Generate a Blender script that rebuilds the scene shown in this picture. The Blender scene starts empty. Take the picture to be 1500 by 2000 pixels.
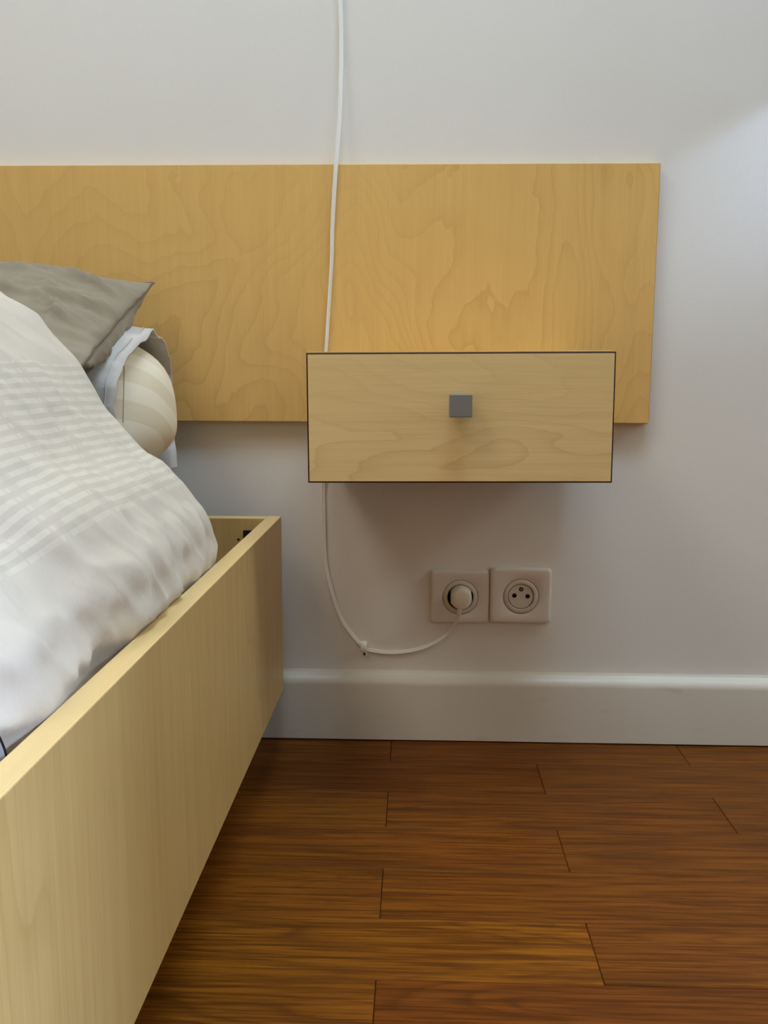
import bpy, bmesh, math, random
from mathutils import Vector, Matrix, noise
from math import sin, cos, tan, pi, radians, exp, sqrt

random.seed(7)
scene = bpy.context.scene
COL = scene.collection

# ------------------------------------------------------------------ camera
FPX = 1800.0                                   # focal length in pixels of the 1500 x 2000 frame
CAM = Vector((0.0, -1.40, 0.574))
YAW, PITCH, ROLL = radians(1.9), radians(8.6), radians(0.2)
fwd = Vector((-sin(YAW) * cos(PITCH), cos(YAW) * cos(PITCH), -sin(PITCH)))
rgt0 = Vector((cos(YAW), sin(YAW), 0.0))
up0 = rgt0.cross(fwd)
rgt = rgt0 * cos(ROLL) + up0 * sin(ROLL)
upv = up0 * cos(ROLL) - rgt0 * sin(ROLL)
cd = bpy.data.cameras.new('camera')
cam = bpy.data.objects.new('camera', cd)
COL.objects.link(cam)
cd.sensor_fit = 'VERTICAL'
cd.sensor_height = 24.0
cd.lens = 24.0 * FPX / 2000.0
cd.clip_start = 0.01
cam.matrix_world = Matrix((
    (rgt.x, upv.x, -fwd.x, CAM.x),
    (rgt.y, upv.y, -fwd.y, CAM.y),
    (rgt.z, upv.z, -fwd.z, CAM.z),
    (0, 0, 0, 1)))
scene.camera = cam


def ray(px, py):
    return rgt * ((px - 750) / FPX) - upv * ((py - 1000) / FPX) + fwd


def at(px, py, y):
    """the point at depth y that the photograph shows at pixel (px, py)"""
    d = ray(px, py)
    return CAM + d * ((y - CAM.y) / d.y)


# ------------------------------------------------------------------ light
scene.view_settings.view_transform = 'Standard'
scene.view_settings.look = 'None'
scene.view_settings.gamma = 1.0
scene.view_settings.use_curve_mapping = False
scene.view_settings.exposure = 0.0
w = bpy.data.worlds.new('world')
scene.world = w
w.use_nodes = True
w.node_tree.nodes['Background'].inputs[0].default_value = (0.62, 0.78, 1.0, 1)
w.node_tree.nodes['Background'].inputs[1].default_value = 0.05

RIGHT_X, LEFT_X, FRONT_Y, CEIL_Z = 2.4, -3.0, -4.2, 2.5


def area(name, loc, direction, sx, sy, power, color, spread=180):
    l = bpy.data.lights.new(name, 'AREA')
    l.shape = 'RECTANGLE'
    l.size, l.size_y = sx, sy
    l.energy = power
    l.color = color
    l.spread = radians(spread)
    o = bpy.data.objects.new(name, l)
    COL.objects.link(o)
    o.location = loc
    o.rotation_euler = Vector(direction).to_track_quat('-Z', 'Y').to_euler()
    return o


# daylight: two roof windows, a narrow roof slot, two windows in the right wall, one with added slats that cut the sun; an added warm fill from behind the camera
ROOF = (-0.30, 0.70, -1.00, -0.50)               # x0, x1, y0, y1 of the roof openings
ROOF2 = (-1.75, -0.85, -1.75, -0.85)
SLOT = (1.48, 1.58, -1.50, -0.15)
area('roof_window_daylight', (0.20, -0.75, CEIL_Z + 0.10), (0, 0, -1), 1.0, 0.5, 26.0, (0.66, 0.85, 1.0))
area('roof_window_daylight', (-1.30, -1.30, CEIL_Z + 0.10), (0, 0, -1), 0.9, 0.9, 20.0, (1.0, 0.95, 0.82))
area('roof_slot_daylight', (1.53, -0.82, CEIL_Z + 0.09), (0, 0, -1), 0.10, 1.35, 5.0, (1.0, 0.93, 0.84))
area('side_window_daylight', (RIGHT_X + 0.11, -0.60, 2.05), (-1, 0, -0.5), 0.55, 0.5, 15.5, (0.88, 1.0, 0.94))
area('side_window_daylight', (RIGHT_X + 0.11, -2.60, 1.60), (-1, 0, -0.1), 1.2, 1.2, 7.0, (0.92, 0.96, 1.0))
area('warm_fill_light', (-0.6, FRONT_Y - 0.11, 1.60), (0, 1, -0.2), 1.2, 1.2, 9.5, (1.0, 0.56, 0.12))  # made-up warm fill for the lower wall, no actual lamp
# low sun, cooled by the sky, raking the back wall through the small side window
sl_ = bpy.data.lights.new('sun', 'SUN')
sl_.energy = 6.0
sl_.color = (0.52, 0.68, 1.0)
sl_.angle = radians(6.0)
so = bpy.data.objects.new('sun', sl_)
COL.objects.link(so)
so.location = (4, -2.5, 4)
so.rotation_euler = Vector((-1.0, 0.439, -0.577)).to_track_quat('-Z', 'Y').to_euler()

# ------------------------------------------------------------------ helpers


def link(name, me, mat=None, parent=None, smooth=False):
    o = bpy.data.objects.new(name, me)
    COL.objects.link(o)
    if mat is not None and not me.materials:
        me.materials.append(mat)
    if smooth:
        for p in me.polygons:
            p.use_smooth = True
    if parent is not None:
        o.parent = parent
    return o


def from_bm(name, bm, mat=None, parent=None, smooth=False):
    bmesh.ops.recalc_face_normals(bm, faces=bm.faces)
    me = bpy.data.meshes.new(name)
    bm.to_mesh(me)
    bm.free()
    return link(name, me, mat, parent, smooth)


def empty(name, loc=(0, 0, 0)):
    o = bpy.data.objects.new(name, None)
    COL.objects.link(o)
    o.empty_display_size = 0.05
    o.location = loc
    return o


def tag(o, label=None, cat=None, group=None, kind=None):
    if label: o['label'] = label
    if cat: o['category'] = cat
    if group: o['group'] = group
    if kind: o['kind'] = kind
    return o


def box_bm(x0, x1, y0, y1, z0, z1, bevel=0.0, seg=2):
    bm = bmesh.new()
    bmesh.ops.create_cube(bm, size=1.0)
    for v in bm.verts:
        v.co = Vector((x0 + (v.co.x + .5) * (x1 - x0), y0 + (v.co.y + .5) * (y1 - y0), z0 + (v.co.z + .5) * (z1 - z0)))
    if bevel > 0:
        bmesh.ops.bevel(bm, geom=list(bm.edges), offset=bevel, segments=seg, profile=0.5, affect='EDGES')
    return bm


def box(name, x0, x1, y0, y1, z0, z1, mat, parent=None, bevel=0.0, seg=2):
    return from_bm(name, box_bm(x0, x1, y0, y1, z0, z1, bevel, seg), mat, parent)


def catmull(pts, n):
    out = []
    P = [pts[0] * 2 - pts[1]] + list(pts) + [pts[-1] * 2 - pts[-2]]
    for i in range(1, len(P) - 2):
        p0, p1, p2, p3 = P[i - 1], P[i], P[i + 1], P[i + 2]
        for k in range(n):
            t = k / n
            out.append(0.5 * (2 * p1 + (p2 - p0) * t + (2 * p0 - 5 * p1 + 4 * p2 - p3) * t * t + (3 * p1 - p0 - 3 * p2 + p3) * t ** 3))
    out.append(P[-2].copy())
    return out


def lerp_table(tab, t):
    if t <= tab[0][0]: return tab[0][1]
    for (a, va), (b, vb) in zip(tab, tab[1:]):
        if t <= b:
            return va + (vb - va) * (t - a) / (b - a)
    return tab[-1][1]


def sweep(bm, pts, section, side_hint=None, cap=True):
    """sweep a closed 2-D section (function of index -> list of (a, b)) along pts; a = sideways, b = towards hint"""
    rings = []
    n = len(pts)
    for i, p in enumerate(pts):
        t = (pts[min(i + 1, n - 1)] - pts[max(i - 1, 0)]).normalized()
        h = side_hint if side_hint is not None else Vector((0, -1, 0))
        b = (h - t * h.dot(t)).normalized()
        a = t.cross(b)
        rings.append([bm.verts.new(p + a * q[0] + b * q[1]) for q in section(i)])
    m = len(rings[0])
    for r0, r1 in zip(rings, rings[1:]):
        for k in range(m):
            bm.faces.new((r0[k], r0[(k + 1) % m], r1[(k + 1) % m], r1[k]))
    if cap:
        bm.faces.new(rings[0][::-1])
        bm.faces.new(rings[-1])


def circle(r, n=10):
    return [(r * cos(2 * pi * k / n), r * sin(2 * pi * k / n)) for k in range(n)]


def lathe(name, profile, centre, mat, parent=None, n=48, smooth=True):
    """profile of (radius, y offset towards the room), turned about the wall normal"""
    bm = bmesh.new()
    rings = []
    for r, d in profile:
        if r < 1e-6:
            rings.append([bm.verts.new(centre + Vector((0, -d, 0)))])
        else:
            rings.append([bm.verts.new(centre + Vector((r * cos(2 * pi * k / n), -d, r * sin(2 * pi * k / n)))) for k in range(n)])
    for a, b in zip(rings, rings[1:]):
        if len(a) == 1 and len(b) == 1: continue
        for k in range(n):
            k2 = (k + 1) % n
            if len(a) == 1: bm.faces.new((a[0], b[k], b[k2]))
            elif len(b) == 1: bm.faces.new((a[k], a[k2], b[0]))
            else: bm.faces.new((a[k], a[k2], b[k2], b[k]))
    o = from_bm(name, bm, mat, parent, smooth)
    if smooth:
        o.data.set_sharp_from_angle(angle=radians(40))
    return o


# ------------------------------------------------------------------ materials
class NT:
    def __init__(self, name):
        self.m = bpy.data.materials.new(name)
        self.m.use_nodes = True
        self.t = self.m.node_tree
        self.b = self.t.nodes['Principled BSDF']

    def n(self, kind, **props):
        nd = self.t.nodes.new(kind)
        for k, v in props.items():
            setattr(nd, k, v)
        return nd

    def l(self, a, b):
        self.t.links.new(a, b)

    def val(self, sock, v):
        if hasattr(v, 'is_linked') or isinstance(v, bpy.types.NodeSocket):
            self.l(v, sock)
        else:
            sock.default_value = v

    def math(self, op, a, b=0.0, c=None):
        nd = self.n('ShaderNodeMath', operation=op)
        self.val(nd.inputs[0], a)
        self.val(nd.inputs[1], b)
        if c is not None: self.val(nd.inputs[2], c)
        return nd.outputs[0]

    def mapping(self, vec, scale=(1, 1, 1), loc=(0, 0, 0), rot=(0, 0, 0)):
        nd = self.n('ShaderNodeMapping')
        self.l(vec, nd.inputs['Vector'])
        nd.inputs['Scale'].default_value = scale
        nd.inputs['Location'].default_value = loc
        nd.inputs['Rotation'].default_value = rot
        return nd.outputs[0]

    def noise(self, vec, scale=1.0, detail=2.0, rough=0.5, dist=0.0):
        nd = self.n('ShaderNodeTexNoise')
        self.l(vec, nd.inputs['Vector'])
        nd.inputs['Scale'].default_value = scale
        nd.inputs['Detail'].default_value = detail
        nd.inputs['Roughness'].default_value = rough
        nd.inputs['Distortion'].default_value = dist
        return nd.outputs['Fac']

    def ramp(self, fac, stops, interp='LINEAR'):
        nd = self.n('ShaderNodeValToRGB')
        cr = nd.color_ramp
        cr.interpolation = interp
        while len(cr.elements) < len(stops):
            cr.elements.new(0.5)
        for e, (p, c) in zip(cr.elements, stops):
            e.position = p
            e.color = c if len(c) == 4 else (*c, 1)
        self.l(fac, nd.inputs[0])
        return nd.outputs[0]

    def mix(self, fac, a, b, blend='MIX'):
        nd = self.n('ShaderNodeMix', data_type='RGBA', blend_type=blend)
        self.val(nd.inputs[0], fac)
        for s, v in ((nd.inputs[6], a), (nd.inputs[7], b)):
            if isinstance(v, bpy.types.NodeSocket): self.l(v, s)
            else: s.default_value = v if len(v) == 4 else (*v, 1)
        return nd.outputs[2]

    def obj(self):
        return self.n('ShaderNodeTexCoord').outputs['Object']

    def bump(self, height, strength=0.2, dist=0.001):
        nd = self.n('ShaderNodeBump')
        nd.inputs['Strength'].default_value = strength
        nd.inputs['Distance'].default_value = dist
        self.l(height, nd.inputs['Height'])
        self.l(nd.outputs[0], self.b.inputs['Normal'])

    def done(self, color=None, rough=0.5, spec=0.5):
        if color is not None:
            if isinstance(color, bpy.types.NodeSocket): self.l(color, self.b.inputs['Base Color'])
            else: self.b.inputs['Base Color'].default_value = (*color[:3], 1)
        self.val(self.b.inputs['Roughness'], rough)
        self.b.inputs['Specular IOR Level'].default_value = spec
        return self.m


def srgb(r, g, b):
    f = lambda c: (c / 255 / 12.92) if c / 255 <= 0.04045 else ((c / 255 + 0.055) / 1.055) ** 2.4
    return (f(r), f(g), f(b))


def plain(name, rgb, rough=0.5, spec=0.4, bump_scale=0, bump_strength=0.1):
    t = NT(name)
    c = t.obj()
    nz = t.noise(c, 9.0, 2.0)
    col = t.mix(t.math('MULTIPLY', nz, 0.10), srgb(*rgb), tuple(x * 0.8 for x in srgb(*rgb)))
    if bump_scale:
        t.bump(t.noise(c, bump_scale, 3.0), bump_strength, 0.001)
    return t.done(col, rough, spec)


def veneer(name, light, dark, along='z', rings=7.0, ring_amt=0.35, fibre=0.22, cell=(5.0, 1.15), seed=0.0, rough=0.42, wob=0.6, warm=None, jag=0.03):
    """flat-sliced veneer: figure lines are the level lines of a noise field stretched along the grain"""
    t = NT(name)
    c = t.obj()
    a, l = cell
    sc = {'z': (a, a, l), 'x': (l, a, a), 'y': (a, l, a)}[along]
    v = t.mapping(c, scale=sc, loc=(seed, seed * 1.7, seed * 0.6))
    fld = t.noise(v, 1.0, 2.2, 0.42, wob)
    f2 = t.noise(t.mapping(c, scale=tuple(s * 6 for s in sc)), 1.0, 2.0, 0.5)
    f3 = t.noise(t.mapping(c, scale=tuple(s * 19 for s in sc)), 1.0, 2.0, 0.6)
    fl = t.math('ADD', t.math('ADD', fld, t.math('MULTIPLY', f2, jag)), t.math('MULTIPLY', f3, jag * 0.3))
    fr = t.math('FRACT', t.math('MULTIPLY', fl, rings * 4))
    line = t.ramp(fr, [(0.0, (0, 0, 0)), (0.55, (0.12,) * 3), (0.86, (0.55,) * 3), (0.95, (1,) * 3), (1.0, (0, 0, 0))])
    fine = {'z': (420, 420, 9), 'x': (9, 420, 420), 'y': (420, 9, 420)}[along]
    fib = t.noise(t.mapping(c, scale=fine), 1.0, 3.0, 0.6)
    streak = t.noise(t.mapping(c, scale=tuple(s / 6 for s in fine)), 1.0, 3.0, 0.55)
    blot = t.noise(t.mapping(c, scale=tuple(s * 0.7 for s in sc), loc=(3 + seed, 1, 5)), 1.0, 2.0, 0.5)
    presence = t.ramp(t.noise(t.mapping(c, scale=tuple(s * 0.8 for s in sc), loc=(9 + seed, 4, 2)), 1.0, 1.0), [(0.35, (0.25,) * 3), (0.65, (1,) * 3)])
    col = t.mix(t.math('MULTIPLY', t.math('MULTIPLY', line, presence), ring_amt), light, dark)
    col = t.mix(t.math('MULTIPLY', t.ramp(fib, [(0.42, (0,) * 3), (0.75, (1,) * 3)]), fibre), col, dark)
    col = t.mix(t.math('MULTIPLY', t.ramp(streak, [(0.4, (0,) * 3), (0.7, (1,) * 3)]), fibre * 0.8), col, dark)
    col = t.mix(t.math('MULTIPLY', t.ramp(blot, [(0.3, (0,) * 3), (0.7, (1,) * 3)]), 0.22), col, warm or dark)
    t.bump(fib, 0.06, 0.0006)
    return t.done(col, rough, 0.35)


M = {}
# wall paint: fine roller stipple
t = NT('wall_paint')
c = t.obj()
pc = t.mix(t.ramp(t.noise(c, 2.2, 3.0), [(0.3, (0,) * 3), (0.7, (1,) * 3)]), srgb(232, 231, 229), srgb(229, 227, 224))
t.bump(t.math('ADD', t.noise(c, 420.0, 2.0), t.math('MULTIPLY', t.noise(c, 60.0, 2.0), 0.6)), 0.10, 0.0012)
M['wall'] = t.done(pc, 0.75, 0.3)
M['ceiling'] = plain('ceiling_paint', (240, 240, 238), 0.85, 0.2)
# gloss white skirting with a few scuffs
t = NT('skirting_paint')
c = t.obj()
sm = t.ramp(t.noise(t.mapping(c, scale=(14, 14, 40)), 1.0, 4.0, 0.6), [(0.62, (0,) * 3), (0.78, (1,) * 3)])
pc = t.mix(t.math('MULTIPLY', sm, 0.35), srgb(224, 220, 212), srgb(170, 162, 150))
t.bump(t.noise(t.mapping(c, scale=(8, 60, 60)), 1.0, 3.0), 0.08, 0.002)
M['skirt'] = t.done(pc, 0.33, 0.5)

M['birch'] = veneer('birch_veneer', srgb(230, 190, 118), srgb(182, 136, 72), 'z', rings=7.0, ring_amt=0.36, fibre=0.14, cell=(3.5, 1.9), seed=4.1, jag=0.05, warm=srgb(214, 170, 94))
M['birch_side'] = veneer('birch_veneer_across', srgb(238, 210, 152), srgb(184, 146, 88), 'x', rings=4.6, ring_amt=0.38, fibre=0.18, cell=(7.0, 1.9), seed=5.1, jag=0.04, warm=srgb(222, 188, 124))
M['birch_case'] = veneer('birch_case_veneer', srgb(230, 196, 134), srgb(190, 146, 84), 'x', rings=3.0, ring_amt=0.2, seed=1.0)
M['maple'] = veneer('maple_veneer', srgb(216, 184, 122), srgb(178, 142, 80), 'z', rings=4.0, ring_amt=0.34, fibre=0.32, cell=(6.0, 0.9), seed=7.7, wob=0.25, warm=srgb(202, 166, 102))
M['maple_edge'] = veneer('maple_edge_band', srgb(236, 206, 148), srgb(206, 170, 108), 'y', rings=2.0, ring_amt=0.15, fibre=0.16, cell=(8.0, 0.7), seed=3.0)
M['burnt'] = plain('dark_burnt_ply_edge', (52, 30, 20), 0.7, 0.2)
M['ply_edge'] = plain('birch_ply_edge', (190, 146, 84), 0.6, 0.3)
M['grey'] = plain('grey_lacquer', (128, 127, 125), 0.38, 0.45)
M['white_plastic'] = plain('white_plastic', (226, 219, 212), 0.28, 0.5)
M['ring_plastic'] = plain('grey_white_plastic', (208, 203, 192), 0.35, 0.5)
M['plug_plastic'] = plain('cream_white_plastic', (232, 226, 210), 0.35, 0.5)
M['cord'] = plain('white_cord_sheath', (246, 245, 243), 0.40, 0.5)
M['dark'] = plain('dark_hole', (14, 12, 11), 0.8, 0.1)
M['metal'] = plain('steel_pin', (150, 140, 125), 0.35, 0.5)
M['nail'] = plain('dark_nail_head', (62, 46, 36), 0.5, 0.4)
M['black'] = plain('black_metal', (18, 18, 20), 0.45, 0.5)
M['frame'] = plain('white_window_frame', (235, 235, 235), 0.4, 0.5)
M['subfloor'] = plain('dark_subfloor', (30, 18, 10), 0.9, 0.1)

# oak planks: grain along x, every plank shifted and tinted by its own random number
t = NT('oiled_oak')
c = t.obj()
oi = t.n('ShaderNodeObjectInfo').outputs['Random']
cx = t.n('ShaderNodeCombineXYZ')
t.l(t.math('MULTIPLY', oi, 37.0), cx.inputs[0])
t.l(t.math('MULTIPLY', oi, 91.0), cx.inputs[1])
t.l(t.math('MULTIPLY', oi, 53.0), cx.inputs[2])
ad = t.n('ShaderNodeVectorMath', operation='ADD')
t.l(c, ad.inputs[0])
t.l(cx.outputs[0], ad.inputs[1])
v = ad.outputs[0]
fld = t.noise(t.mapping(v, scale=(1.5, 13, 13)), 1.0, 2.5, 0.45, 0.5)
fr = t.math('FRACT', t.math('MULTIPLY', fld, 17.0))
line = t.ramp(fr, [(0.0, (0.3,) * 3), (0.1, (0,) * 3), (0.55, (0.1,) * 3), (0.88, (1,) * 3), (1.0, (0.3,) * 3)])
fib = t.noise(t.mapping(v, scale=(7, 250, 250)), 1.0, 3.0, 0.7)
band = t.noise(t.mapping(v, scale=(3, 70, 70)), 1.0, 3.0, 0.6)
pres = t.ramp(t.noise(t.mapping(v, scale=(1.2, 8, 8)), 1.0, 1.0), [(0.38, (0.1,) * 3), (0.62, (1,) * 3)])
base = t.ramp(oi, [(0.0, srgb(134, 80, 20)), (0.5, srgb(126, 72, 18)), (1.0, srgb(138, 82, 20))])
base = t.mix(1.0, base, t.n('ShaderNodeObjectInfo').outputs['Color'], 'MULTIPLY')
darkc = srgb(74, 36, 6)
col = t.mix(t.math('MULTIPLY', t.math('MULTIPLY', line, pres), 0.55), base, darkc)
col = t.mix(t.math('MULTIPLY', t.ramp(fib, [(0.42, (0,) * 3), (0.60, (1,) * 3)]), 0.68), col, darkc)
col = t.mix(t.math('MULTIPLY', t.ramp(band, [(0.42, (0,) * 3), (0.7, (1,) * 3)]), 0.35), col, darkc)
t.bump(t.math('ADD', fib, line), 0.10, 0.0006)
M['oak'] = t.done(col, t.ramp(t.noise(c, 7.0, 3.0), [(0.3, (0.42,) * 3), (0.7, (0.55,) * 3)]), 0.16)


def cloth(name, rgb, dark=None, weave=1400.0, crease=26.0, bump=0.35, sheen=0.15):
    t = NT(name)
    c = t.obj()
    col = t.mix(t.ramp(t.noise(c, 14.0, 4.0, 0.6), [(0.35, (0,) * 3), (0.7, (1,) * 3)]), srgb(*rgb), srgb(*(dark or tuple(int(x * 0.95) for x in rgb))))
    cr = t.noise(t.mapping(c, rot=(0.4, 0.2, 0.7), scale=(1, 2.2, 1)), crease, 4.0, 0.55, 0.8)
    wv = t.noise(c, weave, 1.0)
    t.bump(t.math('ADD', cr, t.math('MULTIPLY', wv, 0.05)), bump, 0.004)
    t.b.inputs['Sheen Weight'].default_value = sheen
    return t.done(col, 0.85, 0.2)


M['taupe'] = cloth('taupe_cotton', (153, 142, 125), (142, 131, 114))
M['taupe_cord'] = cloth('taupe_piping', (112, 100, 86))
M['case'] = cloth('pale_grey_pillowcase_cotton', (208, 204, 202), (198, 193, 190))
M['sheet'] = cloth('white_mattress_cover', (214, 210, 204))
M['seam'] = plain('tan_seam_thread', (226, 210, 176), 0.8, 0.2)
M['soft_grey'] = cloth('grey_cushion_cloth', (150, 148, 152))
M['black_cord'] = plain('black_piping', (24, 20, 20), 0.7, 0.2)

# cream ticking with wide satin stripes, from the uv of the pillow (v runs round the end)
t = NT('cream_striped_ticking')
uv = t.n('ShaderNodeTexCoord').outputs['UV']
sx = t.n('ShaderNodeSeparateXYZ')
t.l(uv, sx.inputs[0])
fr = t.math('FRACT', t.math('ADD', t.math('MULTIPLY', sx.outputs[1], 1.0 / 0.052), 0.17))
st = t.ramp(fr, [(0.0, (0,) * 3), (0.03, (1,) * 3), (0.5, (1,) * 3), (0.53, (0,) * 3)])
col = t.mix(st, srgb(252, 245, 226), srgb(240, 230, 206))
t.bump(t.noise(t.obj(), 60.0, 3.0, 0.6), 0.10, 0.002)
M['ticking'] = t.done(col, t.math('ADD', 0.55, t.math('MULTIPLY', st, 0.3)), 0.3)

# off-white duvet cover with woven blocks of narrow stripes; u = metres up the slope, v = metres along the bed
t = NT('woven_stripe_duvet_cotton')
uv = t.n('ShaderNodeTexCoord').outputs['UV']
sx = t.n('ShaderNodeSeparateXYZ')
t.l(uv, sx.inputs[0])
u, v = sx.outputs[0], sx.outputs[1]
rib = t.math('FRACT', t.math('MULTIPLY', u, 1 / 0.0108))
rib = t.ramp(rib, [(0.0, (0,) * 3), (0.06, (1,) * 3), (0.48, (1,) * 3), (0.54, (0,) * 3)])
ub = t.math('FRACT', t.math('MULTIPLY', t.math('ADD', u, 0.052), 1 / 0.29))
ublock = t.ramp(ub, [(0.0, (1,) * 3), (0.60, (1,) * 3), (0.605, (0,) * 3)], 'CONSTANT')
vb = t.math('FRACT', t.math('MULTIPLY', t.math('ADD', v, 0.02), 1 / 0.088))
vblock = t.ramp(vb, [(0.0, (0,) * 3), (0.16, (1,) * 3), (0.52, (0,) * 3), (0.56, (1,) * 3), (0.90, (0,) * 3), (0.95, (1,) * 3)], 'CONSTANT')
msk = t.math('MULTIPLY', t.math('MULTIPLY', rib, ublock), vblock)
bandm = t.math('MULTIPLY', ublock, t.math('SUBTRACT', 1.0, rib))
plainc = srgb(215, 205, 193)
col = t.mix(t.math('MULTIPLY', msk, 0.75), plainc, srgb(223, 216, 203))
col = t.mix(t.math('MULTIPLY', bandm, 0.7), col, srgb(207, 196, 185))
ob = t.obj()
cr = t.noise(t.mapping(ob, rot=(0.0, 0.75, 0.0), scale=(0.6, 1.6, 1.0)), 24.0, 4.0, 0.55, 0.5)
t.bump(t.math('ADD', cr, t.math('MULTIPLY', t.noise(ob, 1500.0, 1.0), 0.03)), 0.38, 0.006)
t.b.inputs['Sheen Weight'].default_value = 0.12
M['duvet'] = t.done(col, 0.8, 0.25)

# ------------------------------------------------------------------ structure
o = box('wall_back', LEFT_X - 0.1, RIGHT_X + 0.1, 0.0, 0.10, -0.05, CEIL_Z, M['wall']); tag(o, kind='structure')
o = box('wall_left', LEFT_X - 0.1, LEFT_X, FRONT_Y, 0.0, -0.05, CEIL_Z, M['wall']); tag(o, kind='structure')


def slab(name, mat, axis, lo, hi, a0, a1, b0, b1, holes):
    """a slab with rectangular openings; axis 'x' -> a=y, b=z; 'y' -> a=x, b=z; 'z' -> a=x, b=y"""
    A = sorted({a0, a1, *[h[0] for h in holes], *[h[1] for h in holes]})
    B = sorted({b0, b1, *[h[2] for h in holes], *[h[3] for h in holes]})
    bm = bmesh.new()
    for i in range(len(A) - 1):
        for j in range(len(B) - 1):
            ca, cb = (A[i] + A[i + 1]) / 2, (B[j] + B[j + 1]) / 2
            if any(h[0] < ca < h[1] and h[2] < cb < h[3] for h in holes): continue
            args = {'x': (lo, hi, A[i], A[i + 1], B[j], B[j + 1]), 'y': (A[i], A[i + 1], lo, hi, B[j], B[j + 1]),
                    'z': (A[i], A[i + 1], B[j], B[j + 1], lo, hi)}[axis]
            b2 = box_bm(*args)
            me = bpy.data.meshes.new('piece')
            b2.to_mesh(me); b2.free()
            bm.from_mesh(me)
            bpy.data.meshes.remove(me)
    bmesh.ops.remove_doubles(bm, verts=bm.verts, dist=1e-5)
    dbl = {}
    for f in bm.faces:
        dbl.setdefault(tuple(round(x, 4) for x in f.calc_center_median()), []).append(f)
    bmesh.ops.delete(bm, geom=[f for fs in dbl.values() if len(fs) > 1 for f in fs], context='FACES_ONLY')
    return tag(from_bm(name, bm, mat), kind='structure')


def local(o, parent):
    o.parent = parent
    o.matrix_parent_inverse = Matrix.Translation(parent.location).inverted()
    return o


WIN_R = (-0.87, -0.30, 1.80, 2.30)               # y0, y1, z0, z1
WIN_R2 = (-3.20, -2.00, 1.00, 2.20)
WIN_F = (-1.2, 0.0, 1.0, 2.2)                    # x0, x1, z0, z1
slab('wall_right', M['wall'], 'x', RIGHT_X, RIGHT_X + 0.1, FRONT_Y, 0.0, -0.05, CEIL_Z, [WIN_R, WIN_R2])
slab('wall_front', M['wall'], 'y', FRONT_Y - 0.1, FRONT_Y, LEFT_X - 0.1, RIGHT_X + 0.1, -0.05, CEIL_Z, [WIN_F])
slab('ceiling', M['ceiling'], 'z', CEIL_Z, CEIL_Z + 0.08, LEFT_X - 0.1, RIGHT_X + 0.1, FRONT_Y - 0.1, 0.1, [ROOF, ROOF2, SLOT])
wn = tag(empty('window_1', (RIGHT_X + 0.05, -0.6, WIN_R[2])), kind='structure')
y0, y1, z0, z1 = WIN_R
for nm, a in (('sill', (y0, y1, z0, z0 + 0.03)), ('head_rail', (y0, y1, z1 - 0.03, z1)),
              ('jamb', (y0, y0 + 0.03, z0 + 0.03, z1 - 0.03)), ('jamb', (y1 - 0.03, y1, z0 + 0.03, z1 - 0.03))):
    local(box(nm, RIGHT_X + 0.03, RIGHT_X + 0.08, *a, M['frame'], bevel=0.004), wn)
wn = tag(empty('window_3', (RIGHT_X + 0.05, -2.6, WIN_R2[2])), kind='structure')
y0, y1, z0, z1 = WIN_R2
for nm, a in (('sill', (y0, y1, z0, z0 + 0.04)), ('head_rail', (y0, y1, z1 - 0.04, z1)),
              ('jamb', (y0, y0 + 0.04, z0 + 0.04, z1 - 0.04)), ('jamb', (y1 - 0.04, y1, z0 + 0.04, z1 - 0.04))):
    local(box(nm, RIGHT_X + 0.03, RIGHT_X + 0.08, *a, M['frame'], bevel=0.004), wn)
for k in range(13):                                  # unseen slats added to weaken the sun reaching the bed
    zc = z0 + 0.075 + k * 0.0875
    local(box('added_sun_slat', RIGHT_X + 0.012, RIGHT_X + 0.018, y0 + 0.01, y1 - 0.01, zc, zc + 0.034, M['frame']), wn)
wn = tag(empty('window_2', (-0.6, FRONT_Y - 0.05, WIN_F[2])), kind='structure')
x0, x1, z0, z1 = WIN_F
for nm, a in (('sill', (x0, x1, z0, z0 + 0.04)), ('head_rail', (x0, x1, z1 - 0.04, z1)), ('jamb', (x0, x0 + 0.04, z0 + 0.04, z1 - 0.04)),
              ('jamb', (x1 - 0.04, x1, z0 + 0.04, z1 - 0.04)), ('mullion', (-0.625, -0.575, z0 + 0.04, z1 - 0.04))):
    local(box(nm, a[0], a[1], FRONT_Y - 0.08, FRONT_Y - 0.03, a[2], a[3], M['frame'], bevel=0.004), wn)
# unseen upright fin, added right of frame to cast a sloping shadow edge
tag(box('added_shadow_fin_1', 0.690, 0.712, -0.175, -0.0002, 1.070, 1.62, M['wall'], bevel=0.003), kind='structure')

# skirting board: flat face, rounded top running back to the wall
bm = bmesh.new()
prof = [(0.0, 0.0), (-0.018, 0.0), (-0.018, 0.0885)]
for k in range(1, 9):
    a = k / 8 * pi / 2
    prof.append((-0.018 + 0.016 * (1 - cos(a)), 0.0885 + 0.0155 * sin(a)))
prof += [(-0.0012, 0.1055), (0.0, 0.1085)]
ends = []
NX = 60
for i in range(NX + 1):
    x = LEFT_X + (RIGHT_X - LEFT_X) * i / NX
    ends.append([bm.verts.new((x, y + 0.0006 * noise.noise((x * 6, z * 9, 0)), z + 0.0022)) for y, z in prof])
for a, b in zip(ends, ends[1:]):
    for k in range(len(prof) - 1):
        bm.faces.new((a[k], a[k + 1], b[k + 1], b[k]))
o = from_bm('baseboard_back', bm, M['skirt'], smooth=True)
o.data.set_sharp_from_angle(angle=radians(50))
tag(o, kind='structure')

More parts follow.
